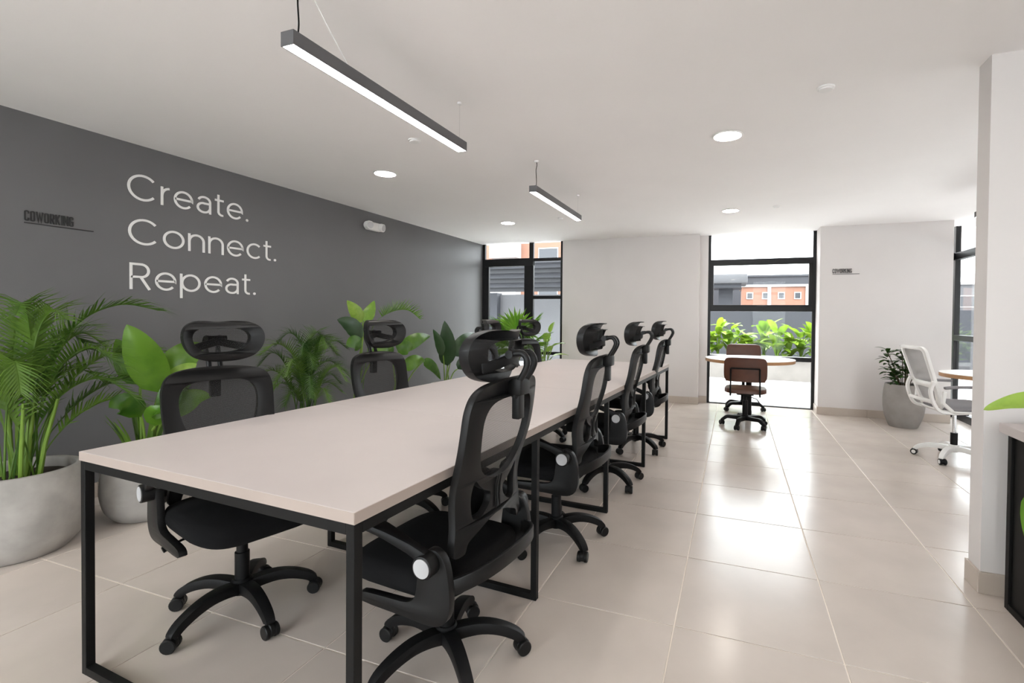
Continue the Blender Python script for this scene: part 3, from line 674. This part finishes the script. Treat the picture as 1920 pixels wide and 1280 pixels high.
def frondvf(pts, L, n=26, ang=50, start=.15, droop=.25, lw=.014, rise=.35):
    P = catmull(pts, max(2, int((n*2)/(len(pts)-1))+1)); N = len(P); V, F = [], []; ss = None; frames = []
    for i, p in enumerate(P):
        tg = (P[min(i+1, N-1)]-P[max(i-1, 0)]).normalized(); s = tg.cross(Vector((0, 0, 1)))
        if s.length < .1: s = ss or Vector((1, 0, 0))
        s = s-tg*s.dot(tg); s.normalize()
        if ss is not None and s.dot(ss) < 0: s = -s
        ss = s; u = s.cross(tg); r = .0055*(1-.8*i/(N-1)); frames.append((p, tg, s, u)); V += [p+s*r, p+u*r*-1.2, p-s*r]
    for i in range(N-1):
        a = i*3; F += [(a, a+1, a+4, a+3), (a+1, a+2, a+5, a+4)]
    i0 = int(N*start)
    for i in range(i0, N-1):
        t = (i-i0)/(N-1-i0); p, tg, s, u = frames[i]; ln = L*(.35+.65*math.sin(math.pi*min(1, .18+t*.82)))*random.uniform(.88, 1.08); an = R(ang*(1-.45*t))
        for sg, e in ((1, 0), (-1, 2)):
            d = (tg*math.cos(an)+s*sg*math.sin(an)+u*rise*random.uniform(.5, 1.2)).normalized(); w = lw*random.uniform(.8, 1.15)*(1-.3*t)
            wv = tg*(w/2)
            m1 = p+d*ln*.45; m2 = p+d*ln+Vector((0, 0, -droop*ln*random.uniform(.6, 1.4)))
            b = len(V); V += [m1-wv+Vector((0, 0, -droop*ln*.15)), m1+wv+Vector((0, 0, -droop*ln*.15)), m2]
            F += [(i*3+e, (i+1)*3+e, b+1, b), (b, b+1, b+2)]
    return V, F
def pot(t, loc, r, hgt, m, base=.72, rim=.90, wall=.028, cut=0):
    prof = [(r*base*.9, 0), (r*base, .008), (r*.90, hgt*.17), (r*.985, hgt*.38), (r, hgt*.52), (r*.985, hgt*.70), (r*.95, hgt*.88), (r*rim, hgt*.985), (r*rim-.008, hgt), (r*rim-wall+.006, hgt), (r*rim-wall, hgt-.008), (r*rim-wall-.003, hgt-.06)]
    P = [(p.x, p.y) for p in catmull([(a, b, 0) for a, b in prof], 3)]
    lathe('pot', P, m, t, 48)
    lathe('soil', [(r*rim-wall-.004, hgt-.065), (r*rim-wall-.004, hgt-.055), (r*.4, hgt-.045), (.01, hgt-.042)], 'soil', t, 32)
def arch(z0, a, reach, top, lean=.35, x0=0, y0=0, drop=.15):
    """frond curve: starts at pot, rises, arches outwards"""
    c, s = math.cos(a), math.sin(a)
    return [(x0, y0, z0), (x0+c*reach*.12, y0+s*reach*.12, z0+(top-z0)*.45), (x0+c*reach*.36, y0+s*reach*.36, z0+(top-z0)*.85), (x0+c*reach*.68, y0+s*reach*.68, top), (x0+c*reach, y0+s*reach, top-drop)]
def frond(t, pts, L, m, **k):
    v, f = frondvf(pts, L, **k); o = build('frond', v, f, m, t); return o
# --- areca palm 1 (big, left edge)
XMIN = -.52
t = thing('potted_palm', 'large areca palm in a round grey concrete pot at the left edge', 'plant', (-3.25, -.60, 0))
pot(t, (0, 0, 0), .275, .43, 'concrete')
def palm(t, z0, specs, m, L, n=26, lw=.014, spread=.08, droop=.25):
    for (adeg, reach, top, drop) in specs:
        a = R(adeg); x0, y0_ = random.uniform(-spread, spread), random.uniform(-spread, spread)
        pts = arch(z0, a, reach, top, x0=x0, y0=y0_, drop=drop)
        frond(t, pts, L*random.uniform(.85, 1.1), m, n=n, lw=lw, start=.34, droop=droop)
palm(t, .38, [(55, .58, 1.28, .03), (20, .50, 1.05, .10), (88, .66, 1.02, .03), (-30, .52, 1.28, .06), (-75, .50, 1.25, .1), (112, .42, 1.12, .10), (-100, .5, 1.05, .12), (70, .70, .86, .12), (-55, .45, 1.0, .15), (5, .34, 1.24, .04), (150, .30, 1.2, .08), (-140, .30, 1.26, .08), (40, .50, .88, .12), (80, .52, .74, .12), (62, .30, 1.12, .08), (-85, .35, .85, .15), (100, .45, .92, .1), (-10, .28, 1.0, .15)], 'palm_leaf', .25, 22, .0095)
for k in range(13):
    a = random.uniform(0, 6.28); r = random.uniform(.02, .09); x, y = r*math.cos(a), r*math.sin(a)
    tube('cane', [(x, y, .37), (x*1.3, y*1.3, .55), (x*1.9, y*1.9, .78)], [.010, .008, .005], 'stem_green', t, 7)
# --- broad leaf plant in pot 2
def broad(t, z0, specs, m, stem=True, spread=.05):
    for (adeg, out, base_z, ln, wd, tilt, mm) in specs:
        a = R(adeg); c, s = math.cos(a), math.sin(a); bx, by = out*c, out*s; x0, y0_ = random.uniform(-spread, spread), random.uniform(-spread, spread)
        tube('stem', catmull([(x0, y0_, z0), (x0+bx*.3, y0_+by*.3, z0+(base_z-z0)*.55), (bx, by, base_z)], 4), [.007]*8+[.005], 'stem_green', t, 7)
        ct, st = math.cos(R(tilt)), math.sin(R(tilt)); P = []
        for u in (0, .25, .5, .75, 1):
            P.append((bx+c*ln*u*ct, by+s*ln*u*ct, base_z+ln*u*st-ln*.30*u*u))
        v, f = leafvf(P, wd, .28, lambda q: (math.sin(math.pi*min(1, q**.62)))**.75, .012); build('leaf', v, f, mm or m, t, True)
def leaf_bt(t, base, tip, width, bow, m, foot=None, face=(.8, -.55, .25), fold=.2, shape=None):
    b, e, n_ = Vector(base), Vector(tip), Vector(face).normalized(); d = e-b
    if foot is not None: f0 = Vector(foot); tube('stem', catmull([f0, f0.lerp(b, .55)+Vector((0, 0, .05)), b], 4), [.007]*8+[.0045], 'stem_green', t, 7)
    N = 13; V, F = [], []; shape = shape or (lambda q: math.sin(math.pi*min(1, q**.62))**.75)
    for i in range(N):
        q = i/(N-1); p = b+d*q+Vector((0, 0, bow))*math.sin(math.pi*q)*.8+n_*(.10*d.length*math.sin(math.pi*q)); tg = (d.normalized()+Vector((0, 0, bow/d.length*2.5*math.cos(math.pi*q)))).normalized()
        s_ = tg.cross(n_).normalized(); u = s_.cross(tg); w = width/2*max(.02, shape(q)); wv = .05*w*math.sin(q*25)
        V += [p+s_*w-u*(w*fold+wv), p+s_*w*.5-u*w*fold*.35, p, p-s_*w*.5-u*w*fold*.35, p-s_*w-u*(w*fold-wv)]
    for i in range(N-1):
        for k in range(4): a = i*5+k; F.append((a, a+1, a+6, a+5))
    return build('leaf', V, F, m, t, True)
t = thing('potted_plant', 'broad leaved green plant in a smaller concrete pot behind the table corner', 'plant', (-3.17, -.05, 0))
pot(t, (0, 0, 0), .225, .36, 'concrete')
for b_, e_2, w_, bw, mm in [((.14, -.02, .76), (.17, -.20, 1.17), .19, .03, 'broad_leaf'), ((.10, .04, .86), (.16, .26, 1.02), .17, .05, 'broad_leaf'), ((.12, .02, .72), (.20, .16, .92), .13, .04, 'pale_leaf'), ((.08, -.08, .62), (.20, -.30, .72), .13, .06, 'broad_leaf'),
    ((.12, .06, .60), (.22, .24, .70), .13, .06, 'broad_leaf'), ((.0, -.04, .80), (-.08, -.12, 1.08), .15, .02, 'broad_leaf'), ((.14, -.04, .56), (.30, -.12, .66), .12, .05, 'broad_leaf'), ((.0, .1, .70), (-.05, .34, .86), .15, .05, 'broad_leaf'), ((.16, .0, .62), (.20, .05, .88), .12, .02, 'broad_leaf')]:
    leaf_bt(t, b_, e_2, w_, bw, mm, (random.uniform(-.05, .05), random.uniform(-.05, .05), .31))
for k in range(16):
    a = random.uniform(0, 6.28); r = random.uniform(.02, .10); x, y = r*math.cos(a), r*math.sin(a)
    v, f = leafvf([(x, y, .31), (x*1.5, y*1.5, .48), (x*2.4, y*2.4, .62)], .03, .2); build('shoot', v, f, 'palm_leaf', t, True)
# --- areca 2, dark, behind chairs
t = thing('potted_palm', 'bushy dark green areca palm between the first two chairs on the wall side', 'plant', (-3.25, 1.18, 0))
pot(t, (0, 0, 0), .23, .38, 'concrete')
sp = [(-90, .46, 1.0, .08), (-60, .42, .88, .12), (-110, .32, 1.08, .10), (-30, .40, .92, .12), (20, .36, 1.02, .1), (60, .36, 1.0, .08), (-75, .46, .80, .12), (-40, .42, .74, .15), (0, .36, .80, .12), (90, .36, .95, .10), (-120, .28, .92, .1), (-85, .40, .68, .1), (-15, .28, 1.06, .1), (-55, .28, 1.0, .1), (35, .34, .78, .12), (75, .40, .82, .1), (105, .36, 1.08, .08), (-70, .30, .60, .1), (-20, .34, .62, .12), (50, .36, .64, .1), (85, .34, .70, .1), (-100, .36, .78, .1)]
palm(t, .33, sp, 'palm_dark', .19, 22, .0062, .07)
# --- pale tipped broad leaf plant
t = thing('potted_plant', 'tall plant with pale upright leaves behind the second wall side chair', 'plant', (-3.28, 1.85, 0))
pot(t, (0, 0, 0), .20, .36, 'concrete')
for b_, e_2, w_, bw, mm in [((.08, -.02, 1.17), (.08, -.23, 1.37), .14, -.01, 'pale_leaf'), ((.08, .0, 1.17), (.08, .14, 1.38), .12, -.01, 'pale_leaf'), ((.08, -.02, 1.02), (.08, -.35, 1.19), .17, .03, 'dark_leaf'), ((.10, -.06, .92), (.14, -.30, .94), .15, .05, 'broad_leaf'), ((.1, .1, .80), (.15, .32, .90), .14, .05, 'broad_leaf'), ((.1, -.05, .7), (.2, -.3, .72), .14, .06, 'broad_leaf')]:
    leaf_bt(t, b_, e_2, w_, bw, mm, (random.uniform(-.04, .04), random.uniform(-.04, .04), .31))
frond(t, catmull([(.02, .03, .32), (.05, .06, .8), (.08, .13, 1.13), (.08, .40, 1.27), (.08, .68, 1.29), (.08, .90, 1.19)], 3), .17, 'fan_leaf', n=24, lw=.015, start=.50, rise=1.1, droop=.02)
t = thing('potted_plant', 'arching broad leaved plant between the pale plant and the dark upright leaves', 'plant', (-3.25, 2.36, 0))
pot(t, (0, 0, 0), .19, .36, 'concrete')
for b_, e_2, w_, bw, mm in [((.05, .05, .86), (.05, .60, .99), .16, .04, 'broad_leaf'), ((.05, .10, .64), (.05, .50, .70), .15, .06, 'broad_leaf'), ((.05, .46, .70), (.05, .82, .44), .13, .05, 'broad_leaf'), ((.05, -.1, .8), (.1, -.3, .90), .14, .04, 'broad_leaf'), ((.05, .0, .84), (.1, .22, .86), .17, .05, 'broad_leaf'), ((.1, -.05, .6), (.25, -.2, .62), .13, .05, 'broad_leaf')]:
    leaf_bt(t, b_, e_2, w_, bw, mm, (random.uniform(-.04, .04), random.uniform(-.04, .04), .31))
# --- strelitzia with dark leaves
t = thing('potted_plant', 'dark upright broad leaves beside the far wall side chairs', 'plant', (-3.22, 3.34, 0))
pot(t, (0, 0, 0), .22, .38, 'concrete')
for b_, e_2, w_, bw in [((.03, -.02, .60), (.03, -.10, 1.17), .24, 0), ((.04, -.14, .74), (.04, -.36, 1.07), .13, 0), ((.03, .10, .72), (.03, .62, 1.00), .20, .04), ((-.05, .05, .7), (-.12, .25, 1.05), .17, 0), ((.1, .1, .55), (.2, .35, .72), .15, .04)]:
    leaf_bt(t, b_, e_2, w_, bw, 'dark_leaf', (random.uniform(-.04, .04), random.uniform(-.04, .04), .33))
# --- fan palm and leafy plant by the left window
def fanleafvf(c, d, Rr, nl=18, fan=240, m=None):
    """one fan leaf: ribs radiating from c in the plane spanned by d and its side vector"""
    d = Vector(d).normalized(); s = d.cross(Vector((0, 0, 1))); s = Vector((0, 1, 0)) if s.length < .1 else s.normalized(); nrm = s.cross(d); c = Vector(c); V, F = [c], []
    for k in range(nl):
        a = R(-fan/2+fan*k/(nl-1)); dv = d*math.cos(a)+s*math.sin(a); sd = -d*math.sin(a)+s*math.cos(a); L = Rr*(1-.25*(abs(a)/R(fan/2))**2)*random.uniform(.92, 1.05); w = Rr*math.sin(R(fan/nl/2))*.55
        b = len(V); V += [c+dv*L*.5+sd*w+nrm*.01, c+dv*L*.5-sd*w+nrm*.01, c+dv*L*.5-nrm*.012, c+dv*L-nrm*.02+Vector((0, 0, -.10*L))]
        F += [(0, b, b+2), (0, b+2, b+1), (b, b+3, b+2), (b+2, b+3, b+1)]
    return V, F
t = thing('potted_palm', 'bright green fan palm standing before the window beside the grey wall', 'plant', (-2.85, 4.62, 0))
pot(t, (0, 0, 0), .22, .40, 'concrete_dark')
for (adeg, out, z, Rr, tilt) in [(-60, .10, 1.02, .42, 75), (30, .20, 1.0, .42, 62), (-130, .20, .95, .40, 62), (0, .16, .92, .38, 60), (20, .26, .85, .38, 35), (-20, .26, .78, .36, 25), (-80, .24, .72, .34, 20), (120, .14, 1.0, .40, 70), (190, .26, .86, .36, 45), (-110, .2, .8, .36, 40)]:
    a = R(adeg); c, s = math.cos(a), math.sin(a); tube('stem', catmull([(0, 0, .35), (c*out*.3, s*out*.3, .35+(z-.35)*.6), (c*out, s*out, z)], 4), .006, 'stem_green', t, 6)
    v, f = fanleafvf((c*out, s*out, z), (c*math.cos(R(tilt)), s*math.cos(R(tilt)), math.sin(R(tilt))), Rr, 20, 230); build('fan_leaf', v, f, 'fan_leaf', t)
t = thing('potted_plant', 'light green leafy plant at the right side of the window beside the grey wall', 'plant', (-2.40, 4.66, 0))
pot(t, (0, 0, 0), .17, .34, 'concrete_dark')
broad(t, .30, [(60, .10, 1.00, .24, .11, 70, None), (-60, .12, .90, .26, .12, 45, None), (-10, .14, .80, .24, .12, 30, None), (100, .12, .85, .24, .12, 40, None), (170, .12, .88, .26, .11, 40, None), (30, .12, .65, .26, .12, 20, None), (-90, .12, .62, .24, .12, 25, None), (-40, .1, .72, .22, .1, 50, None), (140, .1, .7, .24, .1, 30, None)], 'pale_leaf')
# --- corner pot
t = thing('potted_plant', 'dark leafy shrub in a tapering grey pot in the corner by the white chair', 'plant', (2.06, 4.70, 0))
prof = [(.13, 0), (.145, .01), (.19, .14), (.205, .27), (.20, .40), (.185, .485), (.18, .49), (.16, .49), (.157, .44)]
lathe('pot', [(p.x, p.y) for p in catmull([(a, b, 0) for a, b in prof], 3)], 'concrete_dark', t, 40)
lathe('soil', [(.156, .43), (.156, .44), (.01, .445)], 'soil', t, 24)
for (adeg, out, z) in [(180, .17, .86), (165, .15, .72), (20, .03, .90), (-10, .06, .84), (60, .06, .78), (200, .14, .64), (-90, .10, .66), (-60, .05, .74), (100, .06, .86), (180, .08, .60), (-20, .12, .62), (150, .05, .68)]:
    a = R(adeg); c, s = math.cos(a), math.sin(a); tube('stem', catmull([(c*.03, s*.03, .43), (c*out*.6, s*out*.6, .43+(z-.43)*.6), (c*out, s*out, z)], 3), .005, 'stem_brown', t, 6)
    for k in range(13):
        b = a+R(40*k+random.uniform(-15, 15)); ln = random.uniform(.11, .16); cb_, sb_ = math.cos(b), math.sin(b); zz = z-.012*k+.05; el = R(random.uniform(5, 50))
        P = [(c*out+cb_*ln*u*math.cos(el), s*out+sb_*ln*u*math.cos(el), zz-.03+ln*u*math.sin(el)-ln*.35*u*u) for u in (0, .5, 1)]
        v, f = leafvf(P, .050, .25, None, 0, 3); build('leaf', v, f, 'small_leaf', t, True)
# --- plant at the right edge, mostly out of frame
t = thing('potted_plant', 'broad bright green leaves reaching in at the right edge over the cabinet', 'plant', (1.36, -.16, 0))
pot(t, (0, 0, 0), .17, .40, 'concrete')

for pts, lp, wd, rl in [([(-.02, .02, .36), (-.03, .05, .70), (-.14, .10, .955)], [(-.14, .10, .955), (-.24, .13, .985), (-.31, .145, .975), (-.378, .158, .945)], .075, 40),
                        ([(.02, .02, .36), (.0, .06, .60), (-.16, .10, .78)], [(-.16, .10, .78), (-.235, .13, .74), (-.262, .15, .65), (-.255, .16, .52)], .10, 10),
                        ([(0, -.02, .36), (.03, -.04, .75), (.08, -.08, 1.0)], [(.08, -.08, 1.0), (.16, -.14, 1.10), (.22, -.18, 1.10), (.30, -.22, 1.02)], .12, 10),
                        ([(0, 0, .36), (.05, .04, .65), (.14, .06, .85)], [(.14, .06, .85), (.24, .08, .92), (.30, .09, .90), (.38, .10, .82)], .12, 0),
                        ([(0, 0, .36), (-.01, -.06, .6), (-.02, -.14, .8)], [(-.02, -.14, .8), (-.02, -.24, .86), (-.02, -.32, .84), (-.02, -.38, .76)], .11, 0)]:
    tube('stem', catmull(pts, 4), .006, 'stem_green', t, 7)
    v, f = leafvf(lp, wd, .2, lambda q: (math.sin(math.pi*min(1, q**.62)))**.7, .01, 6, rl); build('leaf', v, f, 'pale_leaf' if wd < .08 else 'broad_leaf', t, True)
# ---------------------------------------------------------------- outside
struct(box('terrace_floor', -9, 9, 5.62, 14, -.14, -.02, 'ext_floor'), 'pale terrace paving outside the windows')
struct(box('terrace_floor_side', 2.95, 9, -9, 5.62, -.14, -.02, 'ext_floor'))
struct(box('terrace_floor_front', -6, 2.95, -9, -4.45, -.14, -.02, 'ext_floor'))
t = thing('planter', 'low curved stone planter outside the tall window', 'planter', (0, 0, 0))
ws = [(-2.4, 9.25), (-1.2, 9.0), (0, 8.9), (1.0, 8.9), (1.9, 8.75), (3.0, 8.35)]
V, F = barvf(catmull([(x, y, .20) for x, y in ws], 5), .16, .44); build('planter_wall', V, F, 'planter_stone', t, False)
V, F = barvf(catmull([(x, y-.02, .44) for x, y in ws], 5), .26, .05); build('coping', V, F, 'ext_white', t, False)
V, F = barvf(catmull([(x, y+.62, .17) for x, y in ws], 5), 1.06, .34); build('soil', V, F, 'soil', t, False)
for k in range(15):
    x = -1.3+k*.235; yb = 9.0 - max(0, (x-1.2))*.22; y = yb+random.uniform(.20, .70)
    p = thing('garden_plant', 'bright green broad leaved plant in the planter outside the tall window', 'plant', (x, y, .34), 0, 'bright leafy plants in the terrace planter')
    hh = random.uniform(.55, .95)
    for j in range(17):
        a = random.uniform(0, 6.28) if j > 6 else R(-90+random.uniform(-60, 60)); c, s_ = math.cos(a), math.sin(a); z = hh*random.uniform(.15, .75); o_ = random.uniform(.02, .12); ln = random.uniform(.32, .58); el = R(random.uniform(10, 70))
        P = [(0, 0, 0), (c*o_*.5, s_*o_*.5, z*.6), (c*o_, s_*o_, z)]
        tube('stem', P, .008, 'stem_green', p, 5)
        Q = [(c*o_+c*ln*u*math.cos(el), s_*o_+s_*ln*u*math.cos(el), z+ln*u*math.sin(el)-ln*.35*u*u) for u in (0, .35, .7, 1)]
        v, f = leafvf(Q, random.uniform(.12, .20), .25, None, .01, 3); build('leaf', v, f, 'garden_leaf', p, True)
struct(box('wall_terrace', -3.2, 9, 11.5, 11.7, -.1, 1.46, 'ext_grey'), 'dark grey terrace parapet wall')
struct(box('wall_terrace_side', -9, -6.07, 10.3, 10.6, -.1, 1.88, 'ext_grey'))
struct(box('wall_terrace_left', -6.07, -3.2, 10.5, 10.8, -.1, 1.84, 'ext_lightgrey'), 'light grey terrace wall behind the fan palm')
t = thing('pergola', 'dark louvred metal pergola outside the window beside the grey wall', 'pergola', (-4.9, 8.2, 0))
for k in range(6): box('louvre', -2.6, 2.05, .75-.16*k, .87-.16*k, 1.84+.098*k, 1.945+.098*k, ('ext_canopy', 'ext_grey')[k % 2], t, bevel=.004)
box('roof_panel', -2.6, 2.05, -.2, 1.6, 2.43, 2.50, 'ext_grey', t)
for x in (-2.6, -.28, 1.97): box('rafter', x, x+.08, -.2, 1.5, 2.36, 2.43, 'ext_canopy', t, bevel=.004)
for x in (-2.55, 1.95): box('post', x, x+.1, .9, 1.0, -.02, 2.36, 'ext_canopy', t, bevel=.004)
t = thing('added_awning', 'unseen flat canopy added to cut skylight through the right glazing', 'added_awning', (3.1, .9, 0))  # added out of view to shade the right glazing from the sky
box('roof_panel', 0, 3.4, 0, 4.1, 2.50, 2.56, 'ext_lightgrey', t)
for y in (0, 1.9, 3.82): box('beam', 0, 3.4, y, y+.08, 2.40, 2.50, 'ext_canopy', t)
for y in (0, 3.82): box('post', 3.3, 3.4, y, y+.08, -.02, 2.40, 'ext_canopy', t)
t = thing('pavilion', 'grey pavilion with a broad flat roof outside the tall window', 'building', (-.6, 14.4, 0))
build('roof', *boxvf(-2.2, 1.15, -.9, .9, 2.28, 2.56), 'ext_lightgrey', t, True, None, .05, 2)
build('soffit', *boxvf(-2.0, .98, -.75, .75, 2.16, 2.28), 'ext_grey', t)
for x in (-1.6, .32): build('pillar', *boxvf(x, x+.42, -.2, .2, -.02, 2.16), 'ext_grey', t)
def building(name, label, x0, x1, y, d, z0, z1, wall, rows, cols, ww, wh, zb, dz, xo, dx, roofm='ext_white', band=None):
    t = thing(name, label, 'building', ((x0+x1)/2, y, 0)); cx = (x0+x1)/2
    box('facade', x0-cx, x1-cx, 0, d, z0, z1, wall, t); box('roof_slab', x0-cx-.15, x1-cx+.15, -.15, d, z1, z1+.18, roofm, t)
    for r in range(rows):
        for c in range(cols):
            x = x0-cx+xo+c*dx; z = zb+r*dz
            f = box('window', x, x+ww, -.06, .02, z, z+wh, 'ext_white', t); box('pane', x+.07, x+ww-.07, -.075, -.055, z+.07, z+wh-.07, 'ext_window', f)
    return t
building('brick_building', 'low orange brick building with small windows seen through the tall window', .7, 12, 40, 6, -6, 3.72, 'ext_brick', 1, 7, .5, .55, 2.75, 1, .35, 1.15)
bb = bpy.data.objects['brick_building']
for x in (1.9, 4.6): box('pilaster', x+.7-6.35, x+.95-6.35, -.12, .02, -6, 3.72, 'ext_white', bb)
building('office_building', 'dark grey flat roofed block behind the brick building', -8, 16, 50, 10, -6, 5.3, 'ext_grey', 1, 8, 1.2, .6, 1.0, 1, .8, 2.9, 'ext_grey')
a = building('apartment_building', 'salmon apartment block with white balconies beyond the window beside the grey wall', -24, -6, 30, 8, -8, 14, 'ext_brick', 4, 5, 1.5, 1.15, -.9, 2.9, .6, 3.5)
for r in range(4):
    bl = box('balcony', -1.35, .75, -.9, 0, 4.95-2.9+2.9*(r-1)+3.3, 6.15-2.9+2.9*(r-1)+3.3, 'ext_white', a)
building('grey_block', 'pale grey block seen past the white partition', 17, 29, 48, 8, -6, 4.2, 'ext_lightgrey', 2, 4, 1.6, 1.0, .4, 1.9, .8, 2.9)
struct(box('wall_terrace_right', 8.6, 8.8, -9, 20, -.1, .95, 'ext_brick'), 'salmon terrace parapet beyond the right glazing')
struct(box('city_ground', -80, 80, -60, 120, -8.2, -8, 'ext_lightgrey'))
building('added_sky_blocker', 'unseen grey block added to cut low skylight from the right', 9.4, 15, -8, 21, -8, 9, 'ext_lightgrey', 1, 2, 1.2, 1.2, 2, 1, .8, 2.6)  # added unseen block, keeps low skylight off the right glazing
